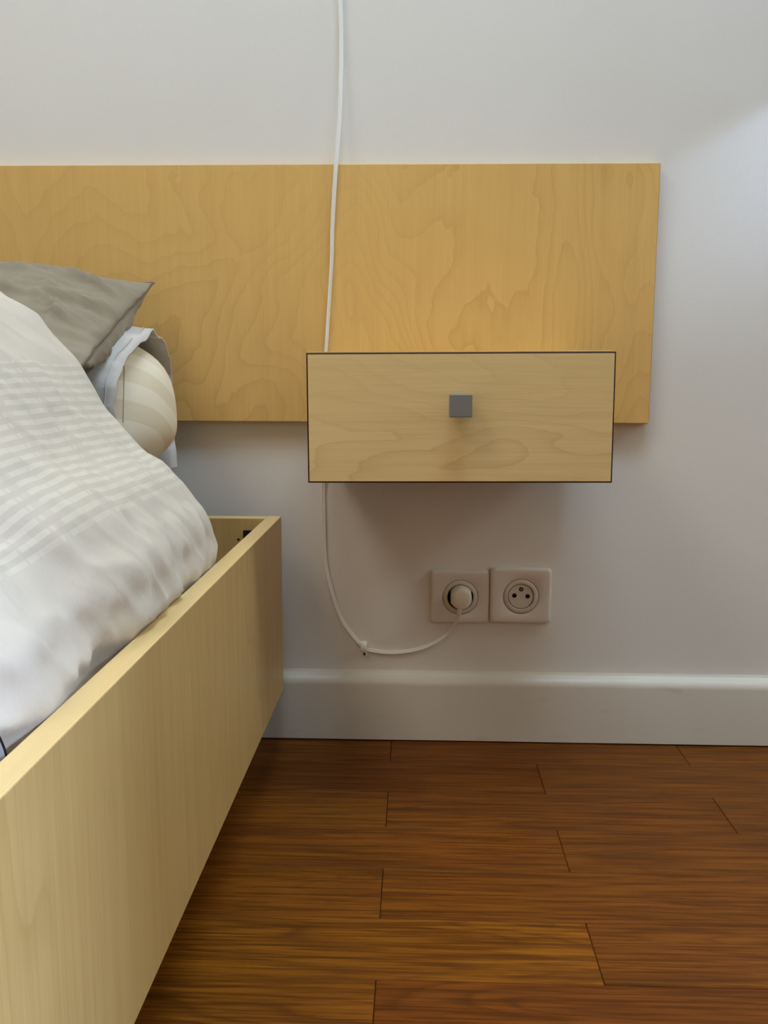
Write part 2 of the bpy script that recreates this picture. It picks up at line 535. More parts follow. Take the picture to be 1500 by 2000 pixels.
# floor: sub-floor and one object per oak plank (0.1 m wide, 0.4445 m long, staggered by half)
fl = box('floor', LEFT_X, RIGHT_X, FRONT_Y, 0.0, -0.05, -0.0100, M['subfloor'])
tag(fl, kind='structure')
PL, PW = 0.4447, 0.1001
plank_mesh = {}


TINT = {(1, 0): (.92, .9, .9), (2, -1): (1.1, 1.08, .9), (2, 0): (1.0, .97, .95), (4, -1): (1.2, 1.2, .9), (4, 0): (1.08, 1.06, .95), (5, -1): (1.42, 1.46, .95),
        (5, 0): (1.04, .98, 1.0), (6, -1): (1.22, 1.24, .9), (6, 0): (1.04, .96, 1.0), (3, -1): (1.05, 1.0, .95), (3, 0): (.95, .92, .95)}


def plank(x0, x1, y0, y1, tint):
    L, W = x1 - x0, y1 - y0
    key = (round(L, 3), round(W, 3))
    if key not in plank_mesh:
        bm = box_bm(-L / 2 + 0.0003, L / 2 - 0.0003, -W / 2 + 0.0003, W / 2 - 0.0003, -0.010, 0.0, 0.0)
        top = [e for e in bm.edges if all(v.co.z > -0.001 for v in e.verts)]
        bmesh.ops.bevel(bm, geom=top, offset=0.0007, segments=1, affect='EDGES')
        me = bpy.data.meshes.new('plank')
        bm.to_mesh(me); bm.free()
        me.materials.append(M['oak'])
        plank_mesh[key] = me
    p = bpy.data.objects.new('plank', plank_mesh[key])
    COL.objects.link(p)
    p.parent = fl
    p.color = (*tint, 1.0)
    p.location = ((x0 + x1) / 2, (y0 + y1) / 2, random.uniform(-0.0004, 0.0002))
    return p


row = 0
y1 = 0.0050
while y1 - PW > -2.2:
    off = -0.0330 if row % 2 == 0 else 0.1845
    x = off - PL * 5
    while x < RIGHT_X - 0.01:
        xa, xb = max(x, LEFT_X + 0.9), min(x + PL, RIGHT_X - 0.002)
        ya, yb = y1 - PW, min(y1, -0.002)
        if xb - xa > 0.03:
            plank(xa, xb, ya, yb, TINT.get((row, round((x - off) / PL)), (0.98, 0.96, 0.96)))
        x += PL
    y1 -= PW
    row += 1

# ------------------------------------------------------------------ headboard panel
hb = empty('headboard_panel', (0, 0, 0.501))
tag(hb, 'long birch veneered headboard panel screwed flat to the white wall behind the bed', 'headboard')
HX1, HZ0, HZ1, HY = 0.3452, 0.501, 0.8700, -0.0190
local(box('panel', -1.85, HX1, HY, -0.0002, HZ0, HZ1, M['birch'], bevel=0.0008), hb)
local(box('edge_band', HX1, HX1 + 0.0006, HY + 0.0008, -0.0004, HZ0 + 0.0008, HZ1 - 0.0008, M['ply_edge']), hb)
local(box('edge_band', -1.849, HX1 - 0.001, HY + 0.0006, -0.0006, HZ0 - 0.0008, HZ0, M['ply_edge']), hb)

# ------------------------------------------------------------------ bedside drawer
DX0, DX1, DZ0, DZ1, DY = -0.1288, 0.2350, 0.4436, 0.5980, -0.300
dr = empty('bedside_drawer', ((DX0 + DX1) / 2, HY - 0.0003, (DZ0 + DZ1) / 2))
tag(dr, 'birch box drawer with grey square knob floating on the wall over two sockets', 'drawer')
CT = 0.012
CY0, CY1 = DY + 0.0165, HY - 0.0003
local(box('top_panel', DX0, DX1, CY0, CY1, DZ1 - CT, DZ1 + 0.0018, M['birch_case'], bevel=0.0006), dr)
local(box('bottom_panel', DX0, DX1, CY0, CY1, DZ0 - 0.0010, DZ0 + CT, M['birch_case'], bevel=0.0006), dr)
local(box('side_panel', DX0, DX0 + CT, CY0, CY1, DZ0 + CT, DZ1 - CT, M['birch_case'], bevel=0.0004), dr)
local(box('side_panel', DX1 - CT, DX1, CY0, CY1, DZ0 + CT, DZ1 - CT, M['birch_case'], bevel=0.0004), dr)
local(box('back_panel', DX0 + CT, DX1 - CT, CY1 - 0.006, CY1, DZ0 + CT, DZ1 - CT, M['birch_case']), dr)
# drawer front: pale face, dark edges
bm = box_bm(DX0, DX1, DY, CY0 - 0.0012, DZ0, DZ1)
front_edges = [e for e in bm.edges if all(v.co.y < DY + 1e-4 for v in e.verts)]
bmesh.ops.bevel(bm, geom=front_edges, offset=0.0019, segments=1, affect='EDGES')
bmesh.ops.recalc_face_normals(bm, faces=bm.faces)
for f in bm.faces:
    f.material_index = 0 if f.normal.y < -0.95 else 1
me = bpy.data.meshes.new('drawer_front')
bm.to_mesh(me); bm.free()
me.materials.append(M['birch_side']); me.materials.append(M['burnt'])
front = local(link('drawer_front', me), dr)
kc = at(900.5, 793, DY - 0.026)
KS = 0.0132
kn = box('knob', kc.x - KS, kc.x + KS, DY - 0.026, DY - 0.008, kc.z - KS, kc.z + KS, M['grey'], bevel=0.0010)
kn.parent = front
st = lathe('knob_stem', [(0.0, 0.0), (0.0065, 0.0), (0.0065, 0.0085), (0.0, 0.0085)], Vector((kc.x, DY, kc.z)), M['grey'], n=20)
st.parent = front
# drawer box inside the case
bxp = DX0 + CT + 0.004, DX1 - CT - 0.004
local(box('drawer_box', bxp[0], bxp[1], CY0 + 0.001, CY1 - 0.03, DZ0 + CT + 0.003, DZ1 - 0.05, M['birch_case']), dr)
# ease the hand-mounted tilt: the photograph's box leans about half a degree
dr.rotation_euler = (0, radians(-0.42), 0)

# ------------------------------------------------------------------ sockets


def rounded_plate(name, x0, x1, z0, z1, d, mat, parent, r=0.005, hole=None, n=48):
    """wall plate with rounded corners and softened front edge and a round opening"""
    cx, cz = (x0 + x1) / 2, (z0 + z1) / 2
    hx, hz = (x1 - x0) / 2, (z1 - z0) / 2

    def outline(inset):
        pts = []
        for k in range(n):
            a = 2 * pi * (k + 0.5) / n
            dx, dz = cos(a), sin(a)
            rr = r
            ax, az = hx - inset, hz - inset
            s = min(ax / abs(dx) if abs(dx) > 1e-9 else 9, az / abs(dz) if abs(dz) > 1e-9 else 9)
            x, z = dx * s, dz * s
            # round the corner
            qx, qz = abs(x) - (ax - rr), abs(z) - (az - rr)
            if qx > 0 and qz > 0:
                L = sqrt(qx * qx + qz * qz)
                x = math.copysign(ax - rr + qx / L * rr, x)
                z = math.copysign(az - rr + qz / L * rr, z)
            pts.append((cx + x, cz + z))
        return pts
    bm = bmesh.new()
    rings = []
    for inset, depth in ((0, 0.0005), (0, d * 0.62), (0.0008, d * 0.84), (0.0024, d * 0.97), (0.0048, d)):
        rings.append([bm.verts.new((x, -depth, z)) for x, z in outline(inset)])
    hxc, hzc, hr = hole
    for rr, depth in ((hr + 0.0010, d), (hr, d - 0.0006), (hr, 0.0008)):
        rings.append([bm.verts.new((hxc + rr * cos(2 * pi * (k + 0.5) / n), -depth, hzc + rr * sin(2 * pi * (k + 0.5) / n))) for k in range(n)])
    for a, b in zip(rings, rings[1:]):
        for k in range(n):
            bm.faces.new((a[k], a[(k + 1) % n], b[(k + 1) % n], b[k]))
    o = from_bm(name, bm, mat, None, True)
    o.data.set_sharp_from_angle(angle=radians(35))
    return local(o, parent)


def socket(x0, x1, z0, z1, cpx, depth, label, well):
    c = at(*cpx, -depth)
    e = empty('wall_socket', (c.x, 0, c.z))
    tag(e, label, 'socket')
    R = 0.0270
    rounded_plate('face_plate', x0, x1, z0, z1, depth, M['white_plastic'], e, hole=(c.x, c.z, R + 0.0006), n=96)
    C0 = Vector((c.x, 0, c.z))
    local(lathe('back_plate', [(0, 0.0012), (R + 0.0006, 0.0012)], C0, M['dark']), e)
    d = depth
    ri = 0.0200
    local(lathe('ring', [(R, 0.002), (R, d - 0.0010), (R - 0.0008, d - 0.0002), (ri + 0.003, d + 0.0006), (ri + 0.0006, d + 0.0003), (ri, d - 0.0006), (ri, 0.0020)], C0, M['ring_plastic'], n=64), e)
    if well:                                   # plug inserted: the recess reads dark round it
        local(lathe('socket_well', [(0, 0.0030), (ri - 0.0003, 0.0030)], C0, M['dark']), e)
    else:
        local(lathe('socket_insert', [(0, d - 0.0016), (ri - 0.0016, d - 0.0016), (ri - 0.0009, d - 0.0024), (ri - 0.0009, 0.002)], C0, M['ring_plastic'], n=64), e)
        for hx, hz, rad in ((-0.0099, 0.0013, 0.0031), (0.0104, 0.0004, 0.0031), (0.0003, 0.0113, 0.0029)):
            h = lathe('contact_hole', [(0, 0.0002), (rad, 0.0002), (rad + 0.0004, 0.0)], C0 + Vector((hx, -(d - 0.0016) - 0.00005, hz)), M['dark'], n=24)
            local(h, e)
            if hz > 0.005:
                local(lathe('earth_pin', [(rad * 0.55, 0.0002), (rad * 0.5, 0.0012), (0, 0.0016)], C0 + Vector((hx, -(d - 0.0016), hz)), M['metal'], n=16), e)
    return c


sl = socket(0.0262, 0.1172, 0.1893, 0.2733, (899.3, 1166.8), 0.0085, 'white square wall socket with the round plug in it, nearer the bed', True)
sr = socket(0.1178, 0.2120, 0.1910, 0.2782, (1017.5, 1165.5), 0.0110, 'white square wall socket left empty, three dark contacts showing', False)

# ------------------------------------------------------------------ power cord: flat twin cable and plug
cord = empty('power_cord', (sl.x, -0.02, sl.z))
tag(cord, 'thin white flat power cord hanging down the wall behind the drawer to a socket', 'cord')
top_px = [(661, -160), (663, -70), (664.2, 0), (666, 54), (666.4, 108), (665.3, 162), (662.8, 234), (656.3, 320), (652, 388), (649, 450), (648, 504), (643.7, 576), (638, 666), (636.0, 700)]
pts = [Vector((-0.120, -0.0075, 2.30)), Vector((-0.122, -0.0075, 1.90)), Vector((-0.118, -0.0075, 1.50))]
for x, y in top_px:
    z_est = at(x, y, -0.02).z
    yy = -0.0235 if z_est < 0.875 else -0.0235 + (0.016 * min(1, (z_est - 0.875) / 0.16))
    pts.append(at(x, y, yy))
pts.append(Vector((-0.1345, -0.0225, 0.520)))
pts.append(Vector((-0.1362, -0.0180, 0.485)))
low_px = [(631.6, 947), (632, 1000), (633, 1050), (635, 1090), (641, 1126), (654, 1174), (670, 1214), (690, 1242), (708, 1262), (720, 1269), (766, 1274), (815, 1268), (850, 1254), (874, 1237)]
for x, y in low_px:
    pts.append(at(x, y, -0.0030))
pts.append(at(888, 1219, -0.0095))
pts.append(at(895, 1202, -0.0150))
pts.append(at(899, 1186, -0.0170))
cp = catmull(pts, 6)
NC = len(cp)


def twin(i):
    z = cp[i].z
    ang = lerp_table([(0.45, 0.0), (0.60, 0.95), (0.72, 0.9), (0.84, 0.35), (0.92, 0.0)], z) if cp[i].x < -0.05 and z > 0.45 else 0.0
    r = 0.00150
    sec = []
    for k in range(16):
        a = 2 * pi * k / 16
        s = math.copysign(1, cos(a)) * 0.0016
        x = s + r * cos(a)
        y = r * sin(a) * (0.2 if abs(cos(a)) < 0.25 else 1.0)
        sec.append((x * cos(ang) - y * sin(ang), x * sin(ang) + y * cos(ang)))
    return sec


bm = bmesh.new()
sweep(bm, cp, twin)
local(from_bm('cable', bm, M['cord'], smooth=True), cord)
pc = at(901, 1170, -0.021)
PR = 0.0168
plug = lathe('plug', [(0.0, 0.0), (0.0186, 0.0), (0.0186, 0.0045), (PR, 0.0075), (PR, 0.0150), (PR * 0.96, 0.0180), (PR * 0.86, 0.0196), (PR * 0.6, 0.0204), (0, 0.0206)],
             Vector((pc.x, -0.0035, pc.z)), M['plug_plastic'], n=48)
for v in plug.data.vertices:                    # flattened flanks
    lim = PR * 0.95
    if abs(v.co.x - pc.x) > lim: v.co.x = pc.x + math.copysign(lim, v.co.x - pc.x)
local(plug, cord)
bm = bmesh.new()
pp = [at(899, 1180, -0.018), at(897.5, 1192, -0.0175), at(895.5, 1201, -0.0155)]
sweep(bm, catmull(pp, 4), lambda i: circle(0.0042 - 0.00016 * i, 12))
local(from_bm('strain_relief', bm, M['plug_plastic'], smooth=True), cord)

# cable clip nailed to the wall
cl_c = at(710.5, 1266, -0.004)
clip = empty('cable_clip', (cl_c.x, 0, cl_c.z))
tag(clip, 'tiny white plastic cable clip nailed to the wall above the skirting', 'clip')
bm = bmesh.new()
zc = cl_c.z
W2 = 0.0049
prof_c = []
for k in range(15):                              # saddle over the cable, from the wall above it to the nail boss below
    a_ = pi * k / 14
    prof_c.append((0.0004 + 0.0078 * sin(a_) ** 0.7, zc + 0.0015 + 0.0092 * cos(a_)))
ra = [[bm.verts.new((cl_c.x + x * (1 - 0.25 * max(0, (zc - z) / 0.009)), -d, z)) for x in (-W2, -W2 * 0.8, W2 * 0.8, W2)] for d, z in prof_c]
for i_, (d, z) in enumerate(prof_c):
    for j_ in (0, 3): ra[i_][j_].co.y += min(0.0012, d * 0.5)
for r0, r1 in zip(ra, ra[1:]):
    for j_ in range(3): bm.faces.new((r0[j_], r0[j_ + 1], r1[j_ + 1], r1[j_]))
for j_ in (0, 3): bm.faces.new([r[j_] for r in ra])
bm.faces.new([r[0] for r in (ra[0], ra[-1])] + [r[3] for r in (ra[-1], ra[0])])
hook = from_bm('hook', bm, M['cord'], smooth=True)
hook.data.set_sharp_from_angle(angle=radians(50))
local(hook, clip)
nc = at(712, 1277, -0.004)
local(lathe('nail_boss', [(0.0042, 0.0004), (0.0040, 0.0035), (0.0032, 0.0045), (0, 0.0046)], Vector((nc.x, 0, nc.z)), M['cord'], n=20), clip)
local(lathe('nail', [(0.0021, 0.0044), (0.0021, 0.0056), (0.0014, 0.0060), (0, 0.0061)], Vector((nc.x, 0, nc.z)), M['nail'], n=16), clip)

# ------------------------------------------------------------------ bed frame
BZ0, BZ1 = 0.094, 0.362
bed = empty('bed_frame', (-0.95, -1.05, 0.0))
tag(bed, 'pale maple bed frame with a deep plain side board, raised off the oak floor', 'bed')
RX, TH = -0.1980, 0.0205
rail = box('side_rail', RX - TH, RX, -2.02, -0.0480, BZ0, BZ1, M['maple'], bevel=0.0010)
for p in rail.data.polygons:
    if p.normal.z > 0.9: p.material_index = 1
rail.data.materials.append(M['maple_edge'])
sk = 0.0092
for v in rail.data.vertices:                    # the bed stands very slightly askew to the wall
    v.co.x += sk * (v.co.y + 0.048) 
local(rail, bed)
hp = box('head_panel', -1.68, RX - TH - 0.0004, -0.0700, -0.0485, BZ0, BZ1 - 0.0004, M['maple'], bevel=0.0008)
for p in hp.data.polygons:
    if p.normal.z > 0.9: p.material_index = 1
hp.data.materials.append(M['maple_edge'])
local(hp, bed)
lr = box('side_rail', -1.70, -1.68, -2.02, -0.0480, BZ0, BZ1, M['maple'], bevel=0.001)
local(lr, bed)
local(box('foot_panel', -1.68, RX - TH - 0.022, -2.02, -2.00, BZ0, BZ1, M['maple'], bevel=0.001), bed)
local(box('bed_base', -1.679, RX - TH - 0.021, -1.999, -0.0705, 0.170, 0.198, M['birch_case'], bevel=0.001), bed)
for x in (-1.55, -0.50):
    for y in (-1.85, -0.25):
        local(box('leg', x - 0.03, x + 0.03, y - 0.03, y + 0.03, 0.0004, 0.172, M['black'], bevel=0.002), bed)
bc = at(475, 1036, -0.0725)
bk = bmesh.new()
b2 = box_bm(bc.x, bc.x + 0.030, -0.0735, -0.0702, bc.z - 0.030, bc.z)
me = bpy.data.meshes.new('t'); b2.to_mesh(me); b2.free(); bk.from_mesh(me); bpy.data.meshes.remove(me)
b2 = box_bm(bc.x + 0.012, bc.x + 0.0145, -0.100, -0.0735, bc.z - 0.030, bc.z - 0.004)
me = bpy.data.meshes.new('t'); b2.to_mesh(me); b2.free(); bk.from_mesh(me); bpy.data.meshes.remove(me)
local(tag(from_bm('corner_bracket', bk, M['black']), 'black metal corner bracket'), bed)
sc_ = at(465.5, 1054, -0.0705)
local(lathe('screw_hole', [(0, 0.0003), (0.0016, 0.0003), (0.0018, 0)], Vector((sc_.x, -0.0701, sc_.z)), M['dark'], n=12), bed)

# mattress, set in from the rail
mt = box_bm(-1.60, -0.375, -1.97, -0.085, 0.199, 0.409, 0.035, 4)
mo = from_bm('mattress', mt, M['sheet'], smooth=True)
tag(mo, 'white mattress lying in the maple bed frame under the duvet', 'mattress')

# ------------------------------------------------------------------ cream pillow in an open pillowcase
pil = empty('cream_pillow', (-0.52, -0.17, 0.44))
tag(pil, 'plump cream striped pillow bulging from its open pale pillowcase', 'pillow')
PC, PRX, PRY, PRZ = Vector((-0.557, -0.168, 0.529)), 0.222, 0.120, 0.110
NU, NV = 40, 64
bm = bmesh.new()
uvl = bm.loops.layers.uv.new('UVMap')


def spow(c, e): return math.copysign(abs(c) ** e, c)


def pillow_pt(i, k):
    th = -pi / 2 + pi * i / NU                   # -pi/2 = left end, +pi/2 = right end
    ph = 2 * pi * k / NV
    ex = 0.62
    cx_ = spow(cos(th), ex)
    x = PRX * spow(sin(th), 0.86)
    yv, zv = cx_ * spow(cos(ph), 0.76), cx_ * spow(sin(ph), 0.76)
    p = Vector((x, yv * PRY, zv * PRZ))
    p.x += 0.020 * (p.y / PRY) * (p.x / PRX) if p.x > 0 else 0    # far side fuller
    p.z -= 0.012 * (abs(p.y) / PRY) ** 2
    if p.x > 0: p.x -= 0.009 * (p.z / PRZ) * (p.x / PRX)           # fuller low down
    p += Vector((noise.noise(p * 16), noise.noise(p * 16 + Vector((5, 5, 5))), noise.noise(p * 15 + Vector((9, 1, 3))))) * 0.0035
    return PC + p


grid = [[bm.verts.new(pillow_pt(i, k)) for k in range(NV)] for i in range(NU + 1)]
for i in range(NU):
    for k in range(NV):
        f = bm.faces.new((grid[i][k], grid[i][(k + 1) % NV], grid[i + 1][(k + 1) % NV], grid[i + 1][k]))
        for lp in f.loops:
            q = lp.vert.co
            # the stripes run round the end of the pillow, dropping towards the wall
            lp[uvl].uv = (q.x, q.z + 0.56 * (q.y - PC.y) + 1.2 * (q.y - PC.y) ** 2 - 0.10 * (q.x - PC.x))
bmesh.ops.remove_doubles(bm, verts=bm.verts, dist=1e-5)
body = from_bm('pillow_body', bm, M['ticking'], smooth=True)
local(body, pil)
# stitched seam down the front edge of the end
from mathutils.bvhtree import BVHTree


def bvh_of(o):
    me = o.data
    return BVHTree.FromPolygons([v.co.copy() for v in me.vertices], [p.vertices[:] for p in me.polygons])


bv = bvh_of(body)
seam = []
for k in range(16):
    py = 676 + (825 - 676) * k / 15
    h = bv.ray_cast(CAM, ray(242.0 - 3 * (k / 15 - 0.5), py).normalized())
    if h[0] is not None:
        seam.append(h[0] + h[1] * (0.0006 if h[1].dot(CAM - h[0]) > 0 else -0.0006))
if len(seam) > 3:
    bm = bmesh.new()
    sweep(bm, catmull(seam, 3), lambda i: circle(0.0005, 6), side_hint=(CAM - seam[0]).normalized())
    local(from_bm('seam', bm, M['seam'], smooth=True), pil)

# open pillowcase: a tube of thin cloth round the pillow, its mouth cut on the slant
bm = bmesh.new()
NA, NL = 72, 26
mouth_px = [  # angle round the pillow (deg; 0 = far side, 90 = top, 180 = near, 270 = bottom), pixel, depth
    (-50, (347, 912), -0.085), (-20, (341, 860), -0.055), (20, (336, 730), -0.060), (50, (331, 690), -0.085), (72, (318, 662), -0.120), (90, (300, 648), -0.150),
    (112, (276, 668), -0.215), (138, (243, 708), -0.262), (165, (227, 752), -0.290), (190, (223, 795), -0.295), (225, (238, 880), -0.285), (262, (290, 935), -0.200), (310, (347, 912), -0.085)]
mt_ = [(a, at(*p, y)) for a, p, y in mouth_px]


def mouth(deg):
    deg = (deg + 50) % 360 - 50
    for (a, p), (b, q) in zip(mt_, mt_[1:]):
        if deg <= b:
            s = (deg - a) / (b - a)
            s = s * s * (3 - 2 * s) * 0.5 + s * 0.5
            return p.lerp(q, s)
    return mt_[-1][1]


def case_back(deg):
    a = radians(deg)
    y = spow(cos(a), 0.80) * (PRY + 0.004)
    z = spow(sin(a), 0.78) * (PRZ + 0.006)
    return PC.y + y, PC.z + z - 0.012 * (abs(y) / PRY) ** 2


rings = []
for j in range(NL + 1):
    s = j / NL                                   # 0 at the mouth, 1 far inside to the left
    ring = []
    for k in range(NA):
        deg = 360 * k / NA - 50
        m = mouth(deg)
        by, bz = case_back(deg)
        x = m.x + (-0.90 - m.x) * s ** 1.15
        w_ = min(1.0, s * 4.2)
        w_ = w_ * w_ * (3 - 2 * w_)
        p = Vector((x, m.y + (by - m.y) * w_, m.z + (bz - m.z) * w_))
        rp = 0.0035 * sin(deg * 0.36 + 5 * noise.noise(Vector((deg * 0.02, s * 3, 2)))) * (1 - s)
        p += Vector((0.003 * noise.noise(Vector((deg * 0.05, s * 14, 1))), 0, rp * 0.5 + 0.004 * noise.noise(Vector((deg * 0.07, s * 18, 6)))))
        ring.append(bm.verts.new(p))
    rings.append(ring)
for a, b in zip(rings, rings[1:]):
    for k in range(NA):
        bm.faces.new((a[k], a[(k + 1) % NA], b[(k + 1) % NA], b[k]))
case = from_bm('pillowcase', bm, M['case'], smooth=True)
sm = case.modifiers.new('thick', 'SOLIDIFY'); sm.thickness = 0.0016; sm.offset = 0
local(case, pil)
tag(case, 'pale grey white open pillowcase')
# hem stitching of the pillowcase: a raised line 2.5 cm in from the mouth
bm = bmesh.new()
hem = []
for k in range(NA):
    deg = 360 * k / NA - 50
    if not 60 <= deg <= 205: continue
    v0 = case.data.vertices[k + 0 * NA].co
    v1 = case.data.vertices[k + 1 * NA].co
    hem.append(v0.lerp(case.data.vertices[k + 2 * NA].co, 0.45) + Vector((0.0, -0.0011, 0.0009)))
if len(hem) > 4:
    sweep(bm, catmull(hem, 2), lambda i: circle(0.0006, 6), side_hint=Vector((0.3, -0.8, 0.5)))
    local(from_bm('hem_stitching', bm, M['case'], smooth=True), pil)
else:
    bm.free()

# ------------------------------------------------------------------ taupe pillow leaning over it
tp = empty('taupe_pillow', (-0.66, -0.22, 0.62))
tag(tp, 'creased taupe cotton pillow with piped seam, leaning on the headboard over the cream pillow', 'pillow')
Fc = at(300.5, 553, -0.062)                       # far right corner
Nc = at(168, 704, -0.345)                         # a point on the near part of the right-hand seam
ev = (Nc - Fc).normalized()
LV = (Nc - Fc).length * 1.07
eu = Vector((-1.0, 0.0, 0.025)).normalized()
eu = (eu - ev * eu.dot(ev) * 0.6).normalized()
en = ev.cross(eu).normalized()
if en.z < 0: en = -en
LU = 0.66
NUp, NVp = 120, 70
bm = bmesh.new()


def rdg(v, lo=0.3):
    return max(0.0, (1.0 - 2.4 * abs(noise.noise(v)) - lo) / (1 - lo)) ** 1.6


def tp_pt(a, b, side):
    """a along eu 0..1 from the right seam, b along ev 0..1 from the far seam"""
    ta = (1 - abs(2 * a - 1) ** 2.6)
    tb = (1 - abs(2 * b - 1) ** 2.4)
    t_ = max(0.0, ta) ** 0.62 * max(0.0, tb) ** (0.75 if side > 0 else 0.55)       # thickness rises steeply from the seam
    pin_a = 0.003 * sin(pi * b) + 0.0025 * noise.noise(Vector((b * 7, 3, 1)))
    pin_b = 0.014 * sin(pi * a) ** 0.7
    p = Fc + eu * (a * LU + pin_a * (1 - 2 * a)) + ev * (b * LV + pin_b * (1 - 2 * b))
    d = a * LU                                              # metres from the right seam
    h = (0.056 if side > 0 else 0.030 + 0.030 * exp(-(d / 0.10) ** 2)) * t_
    edge = exp(-(d / 0.040) ** 2)
    fold = (edge * (0.0105 * rdg(Vector((b * 15 + d * 6, d * 4, 3 * side)), 0.25) - 0.002)   # gathers at the seam
            + 0.0100 * noise.noise(Vector((a * 6 + b * 4, b * 7 - a * 5, side)))
            + 0.0105 * rdg(Vector((a * 4.5 + b * 5.5, b * 4.2 - a * 7.0, 7 + side)), 0.35)    # long sharp creases
            + 0.0035 * rdg(Vector((a * 11 + b * 6, b * 14 - a * 5, 2 + side)), 0.45)
            + 0.0012 * noise.noise(Vector((a * 70, b * 45, side))))
    h += fold * min(1.0, t_ * 2.4) * min(1.0, b / 0.3)
    if side < 0:
        h = max(0.0, h)
        # the underside swells out past the seam
        k = min(1.0, d / 0.13)
        p -= eu * (0.040 * sin(pi * k) ** 0.8 * max(0.0, sin(pi * b * 0.75)) ** 0.65 * min(1.0, (1.0 - b) / 0.06) * (1 + 0.25 * noise.noise(Vector((b * 9, d * 20, 4)))))
    seam_wave = 0.0025 * noise.noise(Vector((b * 14, a * 14, 0)))
    return p + en * (side * h + seam_wave)


for side in (1, -1):
    g = [[bm.verts.new(tp_pt((i / NUp) ** 1.35, j / NVp, side)) for j in range(NVp + 1)] for i in range(NUp + 1)]
    for i in range(NUp):
        for j in range(NVp):
            bm.faces.new((g[i][j], g[i + 1][j], g[i + 1][j + 1], g[i][j + 1]))
bmesh.ops.remove_doubles(bm, verts=bm.verts, dist=2e-5)
local(from_bm('pillow_body', bm, M['taupe'], smooth=True), tp)
bm = bmesh.new()
pp = [tp_pt(0.0, j / 60, 1) for j in range(61)]
sweep(bm, pp, lambda i: circle(0.0016, 8), side_hint=en)
pp = [tp_pt((i / 90) ** 1.2, 0.0, 1) for i in range(91)]
sweep(bm, pp, lambda i: circle(0.0016, 8), side_hint=en)
local(from_bm('piping', bm, M['taupe_cord'], smooth=True), tp)

# ------------------------------------------------------------------ duvet
DYH = -0.375                                       # where the head fold of the duvet starts
prof_px = [(423, 1100), (427, 1072), (418, 1040), (410, 1010), (385, 975), (345, 922), (280, 868), (230, 808), (205, 769), (165, 710), (110, 650), (60, 604), (0, 568)]
raw = [Vector((-0.300, 0, 0.262)), Vector((-0.244, 0, 0.285)), Vector((-0.2265, 0, 0.325))]
for x, y in prof_px:
    p = at(x, y, DYH + 0.022)
    raw.append(Vector((p.x, 0, p.z)))
raw += [Vector((-0.53, 0, 0.700)), Vector((-0.62, 0, 0.722)), Vector((-0.76, 0, 0.735)), Vector((-0.98, 0, 0.735)), Vector((-1.25, 0, 0.70)), Vector((-1.50, 0, 0.60)), Vector((-1.64, 0, 0.46))]
prof = catmull(raw, 12)
# resample by arc length, finer on the visible slope
acc = [0.0]
for a, b in zip(prof, prof[1:]): acc.append(acc[-1] + (b - a).length)


def prof_at(s):
    lo, hi = 0, len(acc) - 1
    while hi - lo > 1:
        m = (lo + hi) // 2
        if acc[m] <= s: lo = m
        else: hi = m
    f = (s - acc[lo]) / max(1e-9, acc[hi] - acc[lo])
    return prof[lo].lerp(prof[hi], min(1, max(0, f)))


S_VIS = 0.66
svals = [S_VIS * k / 170 for k in range(171)] + [S_VIS + (acc[-1] - S_VIS) * k / 40 for k in range(1, 41)]
yvals = [-1.93 + (0.93) * k / 40 for k in range(40)] + [-1.0 + (DYH + 1.0) * k / 190 for k in range(191)]
RAD = 0.024


def ridged(v): return 1.0 - 2.0 * abs(noise.noise(v))


def duvet_disp(s, y):
    """height of folds along the surface normal: creases run down the slope"""
    d = y - DYH                                    # negative away from the head fold
    q = y + 0.30 * s
    h = 0.0060 * noise.noise(Vector((s * 3.2, q * 8.0, 1.7)))
    h += 0.0062 * max(0.0, ridged(Vector((s * 2.6 + 1.5, q * 10.0, 4.1))) - 0.35) * (0.4 + 0.6 * min(1, max(0, -d / 0.2)))
    h += 0.0030 * max(0.0, ridged(Vector((s * 7.0, q * 26.0 + s * 9, 2.3))) - 0.45)
    h += 0.0022 * noise.noise(Vector((s * 24, y * 30, 9)))
    h += 0.0040 * max(0.0, ridged(Vector((s * 5.0 - 0.4, (y + 0.62 * s) * 15.0, 8.8))) - 0.62)       # sharp pressed creases
    h += 0.0034 * max(0.0, ridged(Vector(((s + 0.5 * y) * 13.0, (y - 0.3 * s) * 9.0, 12.2))) - 0.60) * min(1.0, max(0.0, (0.46 - s) / 0.12))
    # small crumples where the cloth is pushed against the side board
    lowm = exp(-((s - 0.17) / 0.09) ** 2)
    h += lowm * 0.0032 * ridged(Vector((s * 26 + y * 6, y * 30, 5.5)))
    # the broad hollow near the side board and the swell beside it
    sv, yv = s - 0.17, y + 0.735 + 0.32 * (s - 0.12)
    m = 1 / (1 + exp((s - 0.34) / 0.05))
    h -= m * 0.030 * exp(-((y + 0.95) / 0.075) ** 2)                                   # pressed in by the small cushion
    h += m * (-0.013 * exp(-(yv / 0.050) ** 2) + 0.010 * exp(-((yv - 0.12) / 0.08) ** 2) + 0.004 * exp(-((yv + 0.14) / 0.07) ** 2))
    return h


bm = bmesh.new()
uvl = bm.loops.layers.uv.new('UVMap')
uvs = {}
rows = []


def sag(y):
    return 1.0 - 0.42 * min(1.0, max(0.0, (-0.62 - y) / 0.75)) ** 1.3


def base(s, y):
    p = prof_at(s)
    k = sag(y)
    z0 = 0.36
    z = z0 + (p.z - z0) * k if p.z > z0 else p.z
    x = p.x + 0.0092 * (y - DYH)                      # follows the askew side board
    return Vector((x, y, z))


def normal(s, y):
    e = 0.006
    ds = base(min(s + e, acc[-1]), y) - base(max(s - e, 0), y)
    n = Vector((0, 1, 0)).cross(ds)
    n.normalize()
    return n


